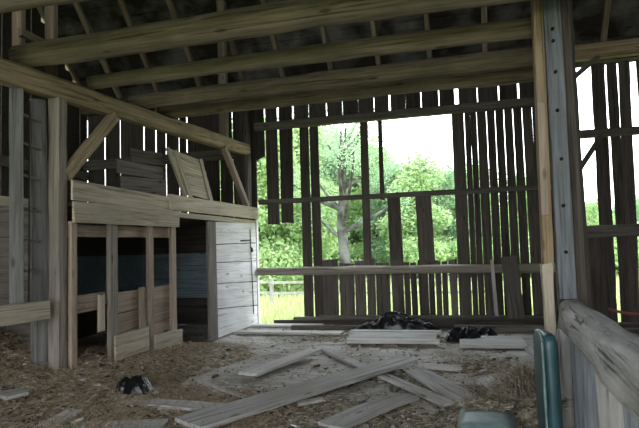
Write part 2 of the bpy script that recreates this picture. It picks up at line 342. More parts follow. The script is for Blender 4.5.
# girts, plate and sill
NB = (0, -1, 0)
timber('girt', (-4.28, 10.80, 4.18), (1.95, 10.80, 4.16), NB, 0.17, 0.16, M['wallgrey'], wb, jit=0.008)
board('girt', (-4.25, 10.84, 2.56), (1.95, 10.84, 2.55), NB, 0.10, 0.07, M['wallgrey'], wb, jit=0.006, seg=20)
log('girt', (-4.28, 10.78, 1.10), (1.95, 10.80, 1.05), 0.08, 0.085, M['post'], wb, jit=0.02)
timber('sill', (-3.5, 10.76, 0.10), (1.95, 10.76, 0.10), NB, 0.12, 0.16, M['wallgrey'], wb)
timber('wall_plate', (-8.6, 10.8, 4.98), (1.2, 10.8, 4.98), NB, 0.26, 0.2, M['wallgrey'], wb)
timber('wall_plate', (1.2, 10.76, 4.98), (5.0, 10.76, 4.98), NB, 0.29, 0.2, M['tan'], wb)
board('girt', (2.0, 10.82, 3.48), (5.0, 10.82, 3.45), NB, 0.15, 0.08, M['wallgrey'], wb)
board('girt', (1.95, 10.82, 1.69), (5.0, 10.82, 1.69), NB, 0.22, 0.08, M['wallgrey'], wb)
board('girt', (-8.6, 10.82, 3.65), (-4.6, 10.82, 3.65), NB, 0.22, 0.08, M['wallgrey'], wb)
timber('wall_post', (1.85, 10.74, 0.0), (1.85, 10.74, 4.85), NB, 0.26, 0.2, M['wallgrey'], wb)
board('wall_brace', (1.97, 10.7, 2.75), (2.42, 10.7, 3.42), NB, 0.09, 0.07, M['wallgrey'], wb)
board('wall_brace', (1.97, 10.7, 4.48), (2.45, 10.7, 4.86), NB, 0.09, 0.07, M['wallgrey'], wb)

# gable ends and the front wall with its big doorway behind the viewer
def gable(name, x, sgn, gaps):
    r = root(name, (x, 3.4, 0), kind='structure'); vs = []; fs = []
    y = -4.0; k = 0
    while y < 10.9:
        w = R.uniform(0.22, 0.32); y1 = min(y + w, 10.95); h = min(roof_z(y), roof_z(y1)) + 0.1
        addbox(x - 0.015, x + 0.015, y, y1 - (0.02 if k % gaps == 0 else 0.0), -0.1, h, vs, fs); y = y1; k += 1
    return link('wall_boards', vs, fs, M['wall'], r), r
_, wl = gable('wall_left', -8.62, 1, 3)
_, wr_ = gable('wall_right', 5.02, -1, 4)
for z in (1.8, 3.4): board('girt', (-8.52, 0, z), (-8.52, 10.8, z), (1, 0, 0), 0.2, 0.1, M['wallgrey'], wl)
for z in (1.8, 3.4): board('girt', (4.92, 0, z), (4.92, 10.8, z), (-1, 0, 0), 0.2, 0.1, M['wallgrey'], wr_)
vs = []; fs = []
x = -8.6
while x < 5.0:
    w = R.uniform(.22, .3); x1 = min(x + w, 5.0)
    opening = -5.4 < (x + x1) / 2 < 2.8
    addbox(x, x1 - .006, -4.03, -4.0, 4.8 if opening else -0.1, 5.3, vs, fs); x = x1
wf_ = link('wall_front', vs, fs, M['wall']); wf_['kind'] = 'structure'

# ------------------------------------------------------------------ main timbers
tag(timber('tie_beam', (XL - .10, 1.0, 3.245), (XL - .10, 10.63, 3.68), (1, 0, 0), 0.235, 0.22, M['hewn'], jit=0.014, endjag=0.03), 'long tan hand-hewn beam running above the grain bin and ladder to the back corner', 'beam')
tag(timber('barn_post', (XL - .08, 5.13, -0.02), (XL - .08, 5.13, 3.315), (1, 0, 0), 0.17, 0.15, M['post']), 'thick grey-brown square post between the ladder and the grain bin', 'post')
tag(timber('barn_post', (XL - .20, 5.02, -0.02), (XL - .22, 4.98, 3.28), (.67, -.74, 0), 0.17, 0.09, M['greypost']), 'bluish grey plank post that carries one end of the ladder rungs', 'post')
tag(timber('barn_post', (XL - .17, 10.64, 2.3), (XL - .17, 10.66, 4.86), (0, -1, 0), 0.30, 0.28, M['wall']), 'dark corner post rising above the whitewashed boards at the back opening', 'post')
tag(board('diagonal_brace', (XL - .04, 5.20, 2.44), (XL - .04, 6.10, 3.34), (1, 0, 0), 0.13, 0.10, M['hewn'], jit=.006), 'slanting brace from the thick grey-brown post up to the long tan beam', 'brace')
tag(board('diagonal_brace', (XL - .03, 10.50, 2.46), (XL - .03, 9.40, 3.53), (1, 0, 0), 0.11, 0.10, M['bin'], jit=.006), 'slanting brace in the back corner beside the leaning hatch panel', 'brace')

# overhead poles (rest on the tie beam)
PG = (('A', -4.60, 3.44, 3.655, .17, .18, 'nearest of the overhead logs, crossing the upper corner above the ladder', 1.0),
      ('B', -4.55, 4.68, 3.66, .125, .15, 'thickest mossy overhead log, second nearest, crossing the whole barn above the ladder', 1.05),
      ('C', -4.42, 5.68, 3.665, .085, .105, 'thin overhead log with a blunt pale end resting on the tan beam', 1.05),
      ('D', -4.60, 6.80, 3.72, .10, .11, 'overhead log next to last before the open back wall', 1.05),
      ('E', -4.60, 7.60, 3.755, .10, .11, 'farthest overhead log, hanging just above the open back wall', 1.1))
for k, x0, yy, zz, r0, r1, lab, x1 in PG:
    z1 = zz + (r1 - r0) * .3
    y1 = yy + (0.06 if k in 'C' else 0.0)
    tag(log('overhead_log', (x0, yy, zz), ({'A': 1.0, 'B': .95, 'C': .86, 'D': 1.0, 'E': 1.1}[k], y1, z1), r0, r1, M['log'], bow=(0, .01), seg=24), lab, 'log')
# support of the logs on the right: post with a bolted plank, bearer and rear post
t = root('bolted_post', (0.83, 5.25, 0), 'tall blue-grey post with a bolted plank standing at the end of the railing', 'post')
def along(a, b, yy, z0, z1):
    p, q = onY(*a, yy), onY(*b, yy); d = (q - p) / (q.z - p.z)
    return p + d * (z0 - p.z), p + d * (z1 - p.z)
pb, pt = along((574, 285), (562, 100), 5.28, -.02, 6.2)
timber('post_timber', pb, pt, (0, -1, 0), 0.24, 0.22, M['wall'], t, jit=.008)['label'] = 'dark grey-brown post timber'
pb, pt = along((567, 285), (556.5, 100), 5.13, 1.02, 5.2)
pk = timber('bolted_plank', pb, pt, (0, -1, 0), 0.14, 0.07, M['plankblue'], t, jit=.006, prof=BOXP); pk['label'] = 'blue-grey plank with dark bolts'
for bu, bv in ((552, 29), (552.6, 41), (555, 72), (557, 110.5), (561, 159), (563, 205.6), (565.5, 252)):
    q = onY(bu + .3, bv, 5.09)
    tube('bolt', [q + V((0, .02, 0)), q + V((0, -.015, 0))], 0.015, M['hole'], pk)['label'] = 'dark iron bolt head'
pb, pt = along((546, 230), (540, 90), 5.22, 1.30, 5.9)
board('side_board', pb, pt, (0, -1, 0), 0.085, 0.16, M['tan'], t)['label'] = 'tan side board'
pb, pt = along((544.5, 200), (542, 130), 5.13, 1.75, 2.75)
board('side_board', pb, pt, (0, -1, 0), 0.06, 0.02, M['bin'], t)['label'] = 'short brown patch board'
pb, pt = along((550, 320), (547, 275), 5.20, 0.3, 1.28)
board('side_board', pb, pt, (0, -1, 0), 0.09, 0.12, M['board'], t, jit=.016, endjag=.12)['label'] = 'bleached splintered foot board'
tag(timber('barn_post', (1.14, 7.3, -0.02), (1.16, 7.3, 3.40), (0, -1, 0), 0.2, 0.2, M['wallgrey']), 'dark post half hidden behind the bolted post', 'post')
tag(timber('tie_beam', (0.97, 5.42, 3.43), (1.16, 7.8, 3.53), (1, 0, 0), 0.22, 0.16, M['log']), 'short beam end behind the top of the bolted post', 'beam')

# roof struts
def strut(x, y, z0, w, mat, label, top=None, lean=0.0):
    z1 = top or (roof_z(y) + 0.02)
    tag(timber('roof_strut', (x, y, z0), (x + lean, y, z1), (0, -1, 0), w, w * .8, M[mat], jit=.006), label, 'strut')
strut(-4.50, 9.7, 3.44, 0.17, 'rafter', 'upright roof strut behind the overhead logs, standing on the tan beam')
strut(-4.62, 4.76, 3.42, 0.12, 'rafter', 'upright strut above the ladder in the upper corner')
strut(-4.62, 5.24, 3.44, 0.13, 'rafter', 'upright strut above the thick grey-brown post, behind the mossy log')
tag(board('diagonal_brace', onX(20, 32, -4.54), onX(56, 49, -4.54), (1, 0, 0), 0.08, 0.06, M['rafter']), 'short slanting board between the two upright struts in the upper corner', 'brace')

# ------------------------------------------------------------------ grain bin with loft front
gb = root('grain_bin', (XL, 8.0, 0), 'board-fronted grain bin with open studs and a dark doorway below the loft', 'grain bin')
NX = (1, 0, 0)
def lb(name, y0, y1, za, zb, z0a, z0b, mat, x=XL, th=.035, **k):
    """horizontal board on the partition plane: top za..zb, bottom z0a..z0b"""
    k.setdefault('endjag', .015)
    a = (za + z0a) / 2; b = (zb + z0b) / 2
    w = ((za - z0a) + (zb - z0b)) / 2
    return board(name, (x, y0, a), (x, y1, b), NX, w, th, M[mat], gb, **k)
for y0, w, z0, z1, mt in ((5.27, .09, 0, 1.92, 'bin'), (5.99, .15, 0.0, 1.95, 'post'), (6.84, .10, 0.05, 1.95, 'bin'), (7.46, .11, 0.05, 1.95, 'bin')):
    timber('stud', (XL - .0, y0, z0), (XL - .0, y0, z1), NX, w, 0.06, M[mt], gb, jit=.006, prof=BOXP)
lb('loft_board', 5.23, 7.40, 2.39, 2.38, 2.17, 2.14, 'board', x=XL + .03)
lb('loft_board', 5.22, 7.55, 2.15, 2.17, 1.90, 1.93, 'board', x=XL + .055)
lb('loft_board', 7.28, 10.86, 2.41, 2.46, 2.19, 2.20, 'board', x=XL + .06)
lb('door_head', 7.5, 10.86, 2.17, 2.18, 2.08, 2.10, 'board', x=XL + .02)
lb('inner_board', 5.3, 7.5, 1.90, 1.92, 1.75, 1.77, 'bin', x=XL - .10)
# boards low between the studs
lb('bin_board', 5.26, 5.90, 1.06, 1.07, .86, .87, 'bin', x=XL - .06)
lb('bin_board', 6.06, 7.5, 1.03, 1.06, .77, .80, 'bin', x=XL - .085)
lb('bin_board', 6.06, 7.5, .76, .79, .50, .56, 'bin', x=XL - .09)
lb('bin_board', 5.97, 6.70, .52, .53, .20, .22, 'board', x=XL + .05)
lb('bin_board', 6.86, 7.60, .40, .36, .05, .06, 'board', x=XL + .05)
lb('bin_board', 6.06, 7.5, .50, .54, .18, .2, 'bin', x=XL - .09)
for y0, z0, z1, mt in ((5.80, .60, 1.04, 'board'), (6.66, .46, 1.07, 'bin'), (6.72, .15, .58, 'bluegrey')):
    board('cleat', (XL + .03 - .05, y0, z0), (XL + .03 - .05, y0, z1), NX, .11, .03, M[mt], gb, endjag=.02)
# whitewashed boards and the door jamb
for (a0, a1, b0, b1) in ((2.07, 2.12, 1.67, 1.71), (1.66, 1.70, 1.35, 1.33), (1.34, 1.32, .98, .90), (.97, .89, .54, .40), (.53, .39, .02, .02)):
    w0 = a0 - b0; w1 = a1 - b1
    W, L = frame((XL + .02, 8.86, (a0 + b0) / 2), (XL + .02, 10.80, (a1 + b1) / 2), NX)
    SEED[0] += 1; vs, fs = rings(L, BOXP, 8, lambda t: ((w0 + (w1 - w0) * t) / 2 - .002, .02), .003, SEED[0], (0, 0), .01)
    link('whitewashed_board', vs, fs, M['white'], gb, W)['label'] = 'whitewashed board'
board('corner_board', (XL + .045, 10.82, .0), (XL + .045, 10.82, 2.2), NX, .10, .03, M['white'], gb)['label'] = 'whitewashed corner board'
board('door_jamb', (XL + .03, 8.72, .02), (XL + .03, 8.70, 2.06), NX, .30, .05, M['wallgrey'], gb)['label'] = 'dark grey door jamb plank'
vs = []; fs = []
# loft deck on top of the bin, back boards, end boards of the bin
x = -7.0
while x < XL - .02:
    x1 = min(x + .27, XL - .02); addbox(x, x1 - .01, 5.25, 10.8, 2.10, 2.15, vs, fs, .003); x = x1
link('loft_deck', vs, fs, M['wallgrey'], gb)
vs = []; fs = []
for i, z in enumerate((0.02, .30, 1.50, 1.78)): addbox(-7.02, -6.98, 5.25, 10.8, z, z + (.32 if z > 1.7 else .285), vs, fs)
for i, z in enumerate((0.02, .30, 1.50, 1.78)): addbox(-7.0, XL - .1, 10.66, 10.70, z, z + (.32 if z > 1.7 else .285), vs, fs)
addbox(-7.0, XL - .3, 5.24, 5.28, 0, 2.1, vs, fs)
link('inner_boards', vs, fs, M['wallgrey'], gb)['label'] = 'dark inner boards'
vs = []; fs = []
addbox(-7.01, -6.96, 5.28, 10.66, .58, 1.53, vs, fs); addbox(-6.96, XL - .1, 10.63, 10.655, .58, 1.53, vs, fs)
link('painted_panel', vs, fs, M['bluepaint'], gb)['label'] = 'faded blue-grey painted inner panel'
vs = []; fs = []
addbox(-6.9, -6.3, 8.6, 10.4, .0, .5, vs, fs)
# iron hasp and hanging strap on the white boards
hk = root('hanging_strap', (XL + .06, 10.4, .3), 'thin dark iron strap hanging down the whitewashed boards', 'strap')
tube('strap', [(XL + .055, 10.42, 1.98), (XL + .06, 10.43, 1.5), (XL + .06, 10.47, .9), (XL + .06, 10.5, .25)], .010, M['iron'], hk)
tube('hasp', [(XL + .05, 9.95, 1.74), (XL + .055, 10.45, 1.76)], .014, M['iron'], hk)
tube('hook', [(XL + .06, 10.42, 1.62), (XL + .09, 10.42, 1.58), (XL + .08, 10.46, 1.52)], .02, M['iron'], hk)

# items on the loft
hp = root('hatch_panel', (XL - .1, 8.4, 2.46), 'pale board hatch panel with two battens leaning on the loft edge', 'panel')
def pan(u, v, x): return onX(u, v, x)
A0 = V((XL - .12, 8.12, 2.30)); 
ndir = V((1, 0, .12))
for i in range(4):
    t0 = (i + .5) / 4; ya = 8.14 + (7.84 - 8.14) * t0; yb = 9.16 + (9.02 - 9.16) * t0; z = 2.50 + .72 * t0; x = XL - .16 - .12 * t0
    board('panel_board', (x, ya, z + .02), (x, yb, z - .02), (1, 0, .16), .178, .028, M['board'], hp, endjag=.02)
for a, b_ in ((8.30, 8.02), (9.05, 8.90)):
    board('batten', (XL - .11, a, 2.40), (XL - .26, b_, 3.22), (1, 0, .16), .11, .035, M['board'], hp)
board('batten', (XL - .12, 8.10, 2.44), (XL - .27, 7.80, 3.24), (1, 0, .16), .05, .05, M['board'], hp)
cr = root('wooden_crate', (XL - .5, 7.3, 2.15), 'dark wooden crate side standing on the loft behind the hatch panel', 'crate')
board('crate_board', (XL - .45, 6.72, 2.80), (XL - .35, 7.78, 2.82), NX, .20, .03, M['wallgrey'], cr)
board('crate_board', (XL - .45, 7.05, 3.02), (XL - .35, 7.78, 3.05), NX, .20, .03, M['wallgrey'], cr)
board('crate_board', (XL - .40, 6.75, 2.48), (XL - .30, 7.78, 2.54), NX, .34, .03, M['wallgrey'], cr)
board('crate_board', (XL - .42, 6.45, 2.26), (XL - .32, 7.78, 2.26), NX, .2, .03, M['wallgrey'], cr)
board('crate_end', (XL - .58, 7.80, 2.16), (XL - .58, 7.80, 3.14), (0, -1, 0), .5, .03, M['wall'], cr)

# ------------------------------------------------------------------ ladder on the left and things before the next bin
ld = root('ladder', (XL - .05, 4.7, 1.05), 'built-in grey ladder with thin pale rungs beside the thick post', 'ladder')
board('ladder_rail', (XL - .12, 4.60, 1.00), (XL - .12, 4.58, 3.28), (.67, -.74, 0), .13, .05, M['greypost'], ld, jit=.006)
tube('ladder_rail', [(XL - .12, 4.76, 1.02), (XL - .12, 4.76, 3.2)], .008, M['iron'], ld)
for z in (3.05, 2.74, 2.40, 2.05, 1.72, 1.40):
    board('rung', (XL - .14, 4.64, z), (XL - .16, 4.95, z - .03), (0, 0, 1), .03, .022, M['post'], ld, seg=3)
tag(board('guard_board', (XL - .0, 3.2, .985), (XL - .0, 4.90, .965), NX, .19, .05, M['board'], jit=.012, endjag=.03), 'wide pale plank with a ragged lower edge nailed across below the ladder', 'plank')
sb = root('side_bin', (-5.3, 4.0, 0), 'dark horizontal-boarded bin wall seen behind the ladder', 'grain bin')
for z, h, mt in ((0.05, .3, 'wall'), (.36, .3, 'bluegrey'), (.68, .28, 'wall'), (.98, .27, 'wallgrey'), (1.27, .28, 'wall'), (1.57, .27, 'wallgrey'), (1.86, .15, 'bin'), (2.03, .26, 'board')):
    board('bin_board', (-5.45, 3.0, z + h / 2), (-5.45, 6.4, z + h / 2), NX, h - .015, .03, M[mt], sb)
timber('stud', (-5.55, 3.05, 0), (-5.55, 3.05, 2.3), NX, .15, .12, M['wallgrey'], sb)
timber('stud', (-5.55, 6.2, 0), (-5.55, 6.2, 2.3), NX, .15, .12, M['wallgrey'], sb)

# ------------------------------------------------------------------ railing on the right
rl = root('railing', (.78, 3.0, 0), 'massive weathered log railing over upright grey planks beside the bolted post', 'railing')
timber('rail_log', (0.66, 0.7, 0.865), (0.825, 5.18, 0.875), (0, 0, 1), 0.29, 0.28, M['railing'], rl, wf=lambda t: (.145 - .052 * t, .138 - .01 * t), jit=.032, seg=34, smooth=True, bow=(0, .01))['label'] = 'weathered cracked rail log'
for u, yy, w, mt in ((586, 4.70, .17, 'bluegrey'), (612, 3.90, .16, 'plank'), (640, 3.2, .16, 'bluegrey')):
    p = onY(u, 400, yy); p.z = 0
    board('railing_plank', p, (p.x, p.y, .76), (-.25, -1, 0), w, .05, M[mt], rl)
board('railing_plank', (.88, 2.4, 0), (.88, 2.4, .76), (-.25, -1, 0), .2, .05, M['bluegrey'], rl)
gp = timber('railing_post', (.73, 4.98, 0), (.74, 4.98, .78), (0, -1, 0), .10, .12, M['plankpale'], rl, jit=.03); gp['label'] = 'gnarled bleached short post'

# teal vinyl cushions
c1 = root('vinyl_cushion', (.52, 4.32, 0), 'tall dark teal vinyl cushion standing upright against the railing', 'cushion')
rt = Matrix.Rotation(math.radians(3), 4, 'Z') @ Matrix.Rotation(math.radians(-2), 4, 'X')
rbox('cushion', (.525, 4.44, .42), (.105, .46, .84), .045, M['teal'], c1, rt, .008)['label'] = 'dark teal vinyl cushion'
def loop(pts, n=5):
    out = []
    P = [V(p) for p in pts]
    for i in range(len(P)):
        a, b, c, d = P[i - 1], P[i], P[(i + 1) % len(P)], P[(i + 2) % len(P)]
        for k in range(n):
            s = k / n; out.append(0.5 * ((2 * b) + (c - a) * s + (2 * a - 5 * b + 4 * c - d) * s * s + (3 * b - a - 3 * c + d) * s ** 3))
    out.append(out[0]); return out
px = .480
tube('piping', loop([(px, 4.24, .05), (px, 4.225, .40), (px, 4.225, .76), (px + .004, 4.27, .82), (px + .004, 4.44, .835), (px, 4.60, .82), (px, 4.655, .76), (px, 4.655, .4), (px, 4.64, .05), (px, 4.45, .02)]), .010, M['tealpale'], c1)['label'] = 'pale piping'
c2 = root('vinyl_cushion', (.07, 4.5, 0), 'faded teal vinyl seat cushion lying in the straw with debris on it', 'cushion')
rbox('cushion', (.075, 4.5, .10), (.40, .62, .19), .06, M['tealpale'], c2, Matrix.Rotation(math.radians(-3), 4, 'Z'), .015)
def ring_at(z, hx, hy, cx=.075, cy=4.5):
    return loop([(cx - hx, cy - hy + .05, z), (cx - hx + .05, cy - hy, z), (cx + hx - .05, cy - hy, z), (cx + hx, cy - hy + .05, z), (cx + hx, cy + hy - .05, z), (cx + hx - .05, cy + hy, z), (cx - hx + .05, cy + hy, z), (cx - hx, cy + hy - .05, z)])
tube('piping', ring_at(.13, .198, .308), .009, M['teal'], c2)['label'] = 'dark teal piping'

# ------------------------------------------------------------------ loose boards on the floor
def quad_plank(name, tl, bl, tr, br, z0, z1, th, mat, label, cat='plank', group=None, **k):
    a = (onZ(*tl, z0) + onZ(*bl, z0)) / 2; b = (onZ(*tr, z1) + onZ(*br, z1)) / 2
    d = (b - a).normalized()
    wa = onZ(*bl, z0) - onZ(*tl, z0); wb_ = onZ(*br, z1) - onZ(*tr, z1)
    w0 = (wa - d * wa.dot(d)).length; w1 = (wb_ - d * wb_.dot(d)).length
    W, L = frame(a, b, (0, 0, 1)); SEED[0] += 1
    bow = k.get('bow', 0)
    vs, fs = rings(L, WIDEP, max(4, int(L / .15)), lambda t: ((w0 + (w1 - w0) * t) / 2, th / 2), .006, SEED[0] * 1.3, (0, bow), .05)
    return tag(link(name, vs, fs, M[mat], None, W), label, cat, group)
P = quad_plank
P('loose_plank', (172, 420), (204, 429), (392, 359), (421, 360), .07, .10, .04, 'plank', 'longest loose grey plank, lying diagonally across the middle of the floor')
P('loose_plank', (241, 372), (255, 376), (311, 349), (319, 351), .07, .10, .035, 'plankpale', 'pale straight plank on bare floor, pointing to the back opening')
P('loose_plank', (327, 348.5), (320.5, 350.5), (455, 403), (444, 406), .04, .04, .03, 'plank', 'narrow plank passing underneath the longest plank')
P('loose_plank', (424, 369), (408, 373), (478, 397), (456, 404), .05, .05, .035, 'plank', 'short wide rough plank ending at the teal seat cushion')
P('loose_plank', (316, 424), (346, 430), (396, 395), (420, 398), .05, .06, .035, 'plank', 'curved grey slab plank at the bottom middle of the floor', bow=.02)
P('loose_stick', (200, 380), (197, 382), (246, 396), (243, 398), .04, .04, .02, 'plankpale', 'thin pale stick pointing at the longest plank', 'stick')
P('loose_plank', (124, 399), (123, 405), (229, 405), (214, 412), .05, .05, .03, 'plank', 'bluish grey plank lying just in front of the small black bag', bow=.01)
P('loose_plank', (66, 425), (80, 434), (152, 421), (176, 430), .05, .05, .04, 'plank', 'grey plank along the bottom edge, end to end with the longest plank')
P('loose_plank', (36, 427), (53, 428), (70, 409), (79, 412), .06, .08, .03, 'plankpale', 'short light plank sticking up from the litter in the bottom corner')
P('loose_plank', (0, 392), (0, 400), (24, 389), (28, 393), .26, .26, .03, 'plank', 'short bluish plank end at the picture edge on the brown straw')
P('loose_stick', (84, 370), (84, 373), (118, 372), (120, 375), .13, .13, .02, 'plankpale', 'pale stick on the ground before the bin opening', 'stick')
P('loose_stick', (88, 401), (86, 402), (96, 394), (95, 396), .09, .10, .012, 'plankpale', 'tiny pale wood splinter beside the small black bag', 'stick')
P('wood_scrap', (297, 401), (299, 405), (320, 398), (323, 401), .04, .04, .02, 'plankpale', 'small whitish scrap against the edge of the longest plank', 'scrap')
P('loose_plank', (486, 381), (479, 391), (525, 374), (522, 384), .13, .16, .03, 'plankpale', 'curled pale plank in the straw between cushion and flat panel', bow=.04)
P('loose_plank', (529, 345), (523, 346), (545, 362), (536, 363), .04, .04, .03, 'plank', 'short plank piece beside the foot of the railing')
P('loose_plank', (424, 364), (424, 368), (463, 366), (464, 371), .02, .02, .03, 'plankpale', 'thin bleached plank just beyond the tip of the longest plank')
# flat panels
def slab(name, x0, x1, y0, y1, z0, z1, mat, label, cat, rz=0):
    W = Matrix.Translation(V(((x0 + x1) / 2, (y0 + y1) / 2, (z0 + z1) / 2))) @ Matrix.Rotation(rz, 4, 'Z')
    hx, hy, hz = (x1 - x0) / 2, (y1 - y0) / 2, (z1 - z0) / 2; nx = 10; vs = []; fs = []
    vs, fs = rings(2 * hx, WIDEP, 10, lambda t: (hy, hz), .003, SEED[0] * 2.1, (0, 0), .01); SEED[0] += 1
    return tag(link(name, vs, fs, M[mat], None, W @ Matrix.Translation(V((-hx, 0, 0)))), label, cat)
slab('flat_panel', -.19, .74, 8.30, 9.15, .02, .07, 'plankpale', 'clean pale flat panel lying in front of the back wall', 'panel', .02)
slab('flat_panel', -1.95, -.55, 8.60, 9.35, .03, .08, 'plank', 'dirty flat panel lying in front of the large black plastic bag', 'panel', .02)
slab('loose_plank', -2.05, -.50, 9.36, 9.50, .04, .10, 'plankpale', 'thin pale plank along the far edge of the dirty flat panel', 'plank', .0)
slab('loose_plank', -1.90, -.48, 8.44, 8.58, .04, .10, 'plankpale', 'thin plank along the near edge of the dirty flat panel', 'plank', .02)
slab('loose_plank', -4.2, -2.2, 9.35, 9.6, .02, .06, 'plankpale', 'broad light plank on the floor by the whitewashed boards', 'plank', -.01)
slab('loose_plank', -3.3, -1.0, 9.92, 10.05, .02, .10, 'wallgrey', 'dark narrow timber behind the broad light plank', 'plank', .01)
slab('loose_plank', -4.25, -2.6, 10.3, 10.6, .0, .05, 'plankpale', 'light threshold plank at the open back corner', 'plank', 0)
slab('loose_plank', -3.9, -1.3, 10.62, 10.70, .03, .11, 'wall', 'dark plank on edge at the foot of the open back corner', 'plank', 0)
slab('loose_plank', -.3, 1.7, 9.9, 10.05, .02, .12, 'wallgrey', 'nearest of the dark timbers piled at the foot of the slatted wall', 'plank', .01)
slab('loose_plank', -.9, 1.7, 10.2, 10.35, .02, .20, 'wall', 'middle one of the dark timbers piled at the foot of the slatted wall', 'plank', -.01)
slab('loose_plank', -2.9, 1.7, 10.45, 10.58, .14, .22, 'wallgrey', 'long top timber of those at the foot of the slatted wall', 'plank', 0)
slab('loose_plank', -2.8, 1.6, 10.44, 10.58, .02, .13, 'wall', 'dark timber lying under the long top timber at the slatted wall', 'plank', 0)
tag(board('leaning_board', (.78, 10.2, .02), (.72, 10.66, 1.28), (0, -1, 0), .28, .03, M['wallgrey']), 'wide dark board leaning upright against the slatted wall', 'board')
tag(board('leaning_stick', (.44, 10.38, .22), (.42, 10.68, 1.22), (0, -1, 0), .06, .03, M['plank']), 'narrow grey stick leaning against the slatted wall beside the wide board', 'stick')

# ------------------------------------------------------------------ black plastic
def crumple(name, c, sx, sy, h, lumps, label, cat, mat='plastic', seed=1, n=64, rz=0, amp=.35):
    vs = []; fs = []
    for j in range(n + 1):
        for i in range(n + 1):
            a = -1 + 2 * i / n; b = -1 + 2 * j / n
            hh = 0
            for (lx, ly, lr, lh) in lumps:
                d = math.hypot((a - lx) * 1.0, (b - ly) * .8) / lr
                if d < 1: hh = max(hh, lh * math.sqrt(1 - d * d))
            q = V((a * 2.6 + seed * 5, b * 2.6, seed))
            rg = 1 - abs(noise.noise(q * 1.6)) * 2.4; r2 = 1 - abs(noise.noise(q * 4.1)) * 2.2
            edge = max(0, 1 - max(abs(a), abs(b) ) ** 4)
            e2 = 1 if hh > 0 else .0
            z = h * (hh * (1 + amp * (rg - .5)) + .10 * r2 * e2 + .03) * edge
            wob = noise.noise(V((a * 3, b * 3, seed + 9))) * .12
            vs.append((a * sx / 2 * (1 + wob * .5), b * sy / 2 * (1 + wob * .5), max(.002, z)))
    def I(i, j): return j * (n + 1) + i
    for j in range(n):
        for i in range(n):
            f = (I(i, j), I(i + 1, j), I(i + 1, j + 1), I(i, j + 1))
            if max(vs[k][2] for k in f) > h * .045: fs.append(f)
    return tag(link(name, vs, fs, M[mat], None, Matrix.Translation(V(c)) @ Matrix.Rotation(rz, 4, 'Z'), True), label, cat)
crumple('plastic_bag', (-1.30, 9.88, .03), 1.60, .62, .27, [(-.70, -.1, .42, .52), (-.05, .1, .52, 1.0), (.35, -.1, .4, .72), (.66, -.2, .36, .62)], 'large heap of crumpled black plastic behind the dirty flat panel', 'plastic bag', seed=2, n=90)
crumple('plastic_bag', (-.14, 9.0, .02), .68, .60, .20, [(-.3, -.1, .5, .85), (.3, 0, .5, .9), (0, .2, .5, .6)], 'lower crumpled black plastic heap beside the clean pale flat panel', 'plastic bag', seed=5, n=70)
crumple('plastic_bag', (.06, 9.42, .02), .8, .4, .16, [(-.3, .1, .5, .8), (.4, 0, .45, .8)], 'small black plastic bundle behind the lower crumpled heap', 'plastic bag', seed=8, n=60)
crumple('plastic_bag', (-3.50, 5.17, .05), .46, .34, .17, [(-.5, 0, .48, .9), (.28, -.05, .66, 1.0)], 'small lumpy black bag on the litter in front of the grain bin', 'plastic bag', seed=12, n=60, amp=.06)

# rusty pipe in the right bay
rp = [onY(u, v, 9.6) for u, v in ((609, 309), (616, 311), (624, 313), (632, 314), (642, 314))]
tag(tube('rusty_pipe', rp + [rp[-1] + V((1.0, 0, -.2))], .022, M['red']), 'thin rust-red pipe along the slatted wall beyond the railing', 'pipe')
for i, (yy, z) in enumerate(((10.2, .08), (9.7, .06))):
    slab('loose_plank', 1.9, 4.2, yy - .15, yy + .1, .0, z + .06, 'wall', ('farther' if i == 0 else 'nearer') + ' dark timber on the floor beyond the railing, by the rusty pipe', 'plank', .02)

# ------------------------------------------------------------------ straw and litter
def sm(x): x = max(0, min(1, x)); return x * x * (3 - 2 * x)
def mound(x, y):
    h = 0
    # deep brown straw around the ladder and the thick post
    h += .36 * sm((-3.6 - x) / 1.2) * sm((7.4 - y) / 2.0) * sm((y - 2.0) / 1.5)
    h += .45 * sm((-4.5 - x) / .8) * sm((5.6 - y) / .9) * sm((y - 2.0) / 1.5)
    h += .13 * sm(1 - math.hypot((x + 3.95) / 1.0, (y - 7.2) / 1.5) )
    h += .20 * sm(1.1 - math.hypot((x - .52) / .42, (y - 5.3) / .85))
    h += .05 * sm(1.0 - math.hypot((x - .0) / .6, (y - 7.2) / .6))
    return h
def cover(x, y):
    """0..1 how thick the loose litter lies"""
    c = .12
    c += 1.0 * sm((-3.3 - x + (6.6 - y) * .35) / .6) * sm((8.4 - y) / .8)
    c += .75 * sm((5.9 - y - (x + 2) * .15) / .8)
    c += .8 * sm(1.2 - math.hypot((x - .3) / .6, (y - 5.6) / 1.2))
    c += .45 * sm(1.2 - math.hypot((x - .05) / .6, (y - 7.2) / .6))
    c += .45 * sm(1 - abs(y - 9.0) / .5) * sm((x + 3.6) / 1.0)
    c += .5 * sm(1 - math.hypot((x + .9) / .8, (y - 6.3) / .9))
    return c
def gz(x, y):
    n = noise.noise(V((x * 1.3, y * 1.3, 3))) * .5 + noise.noise(V((x * 4, y * 4, 7))) * .35 + noise.noise(V((x * 11, y * 11, 1))) * .22
    c = cover(x, y)
    return mound(x, y) * (1 + .25 * n) + .035 * (c - .55 + n * 1.1)
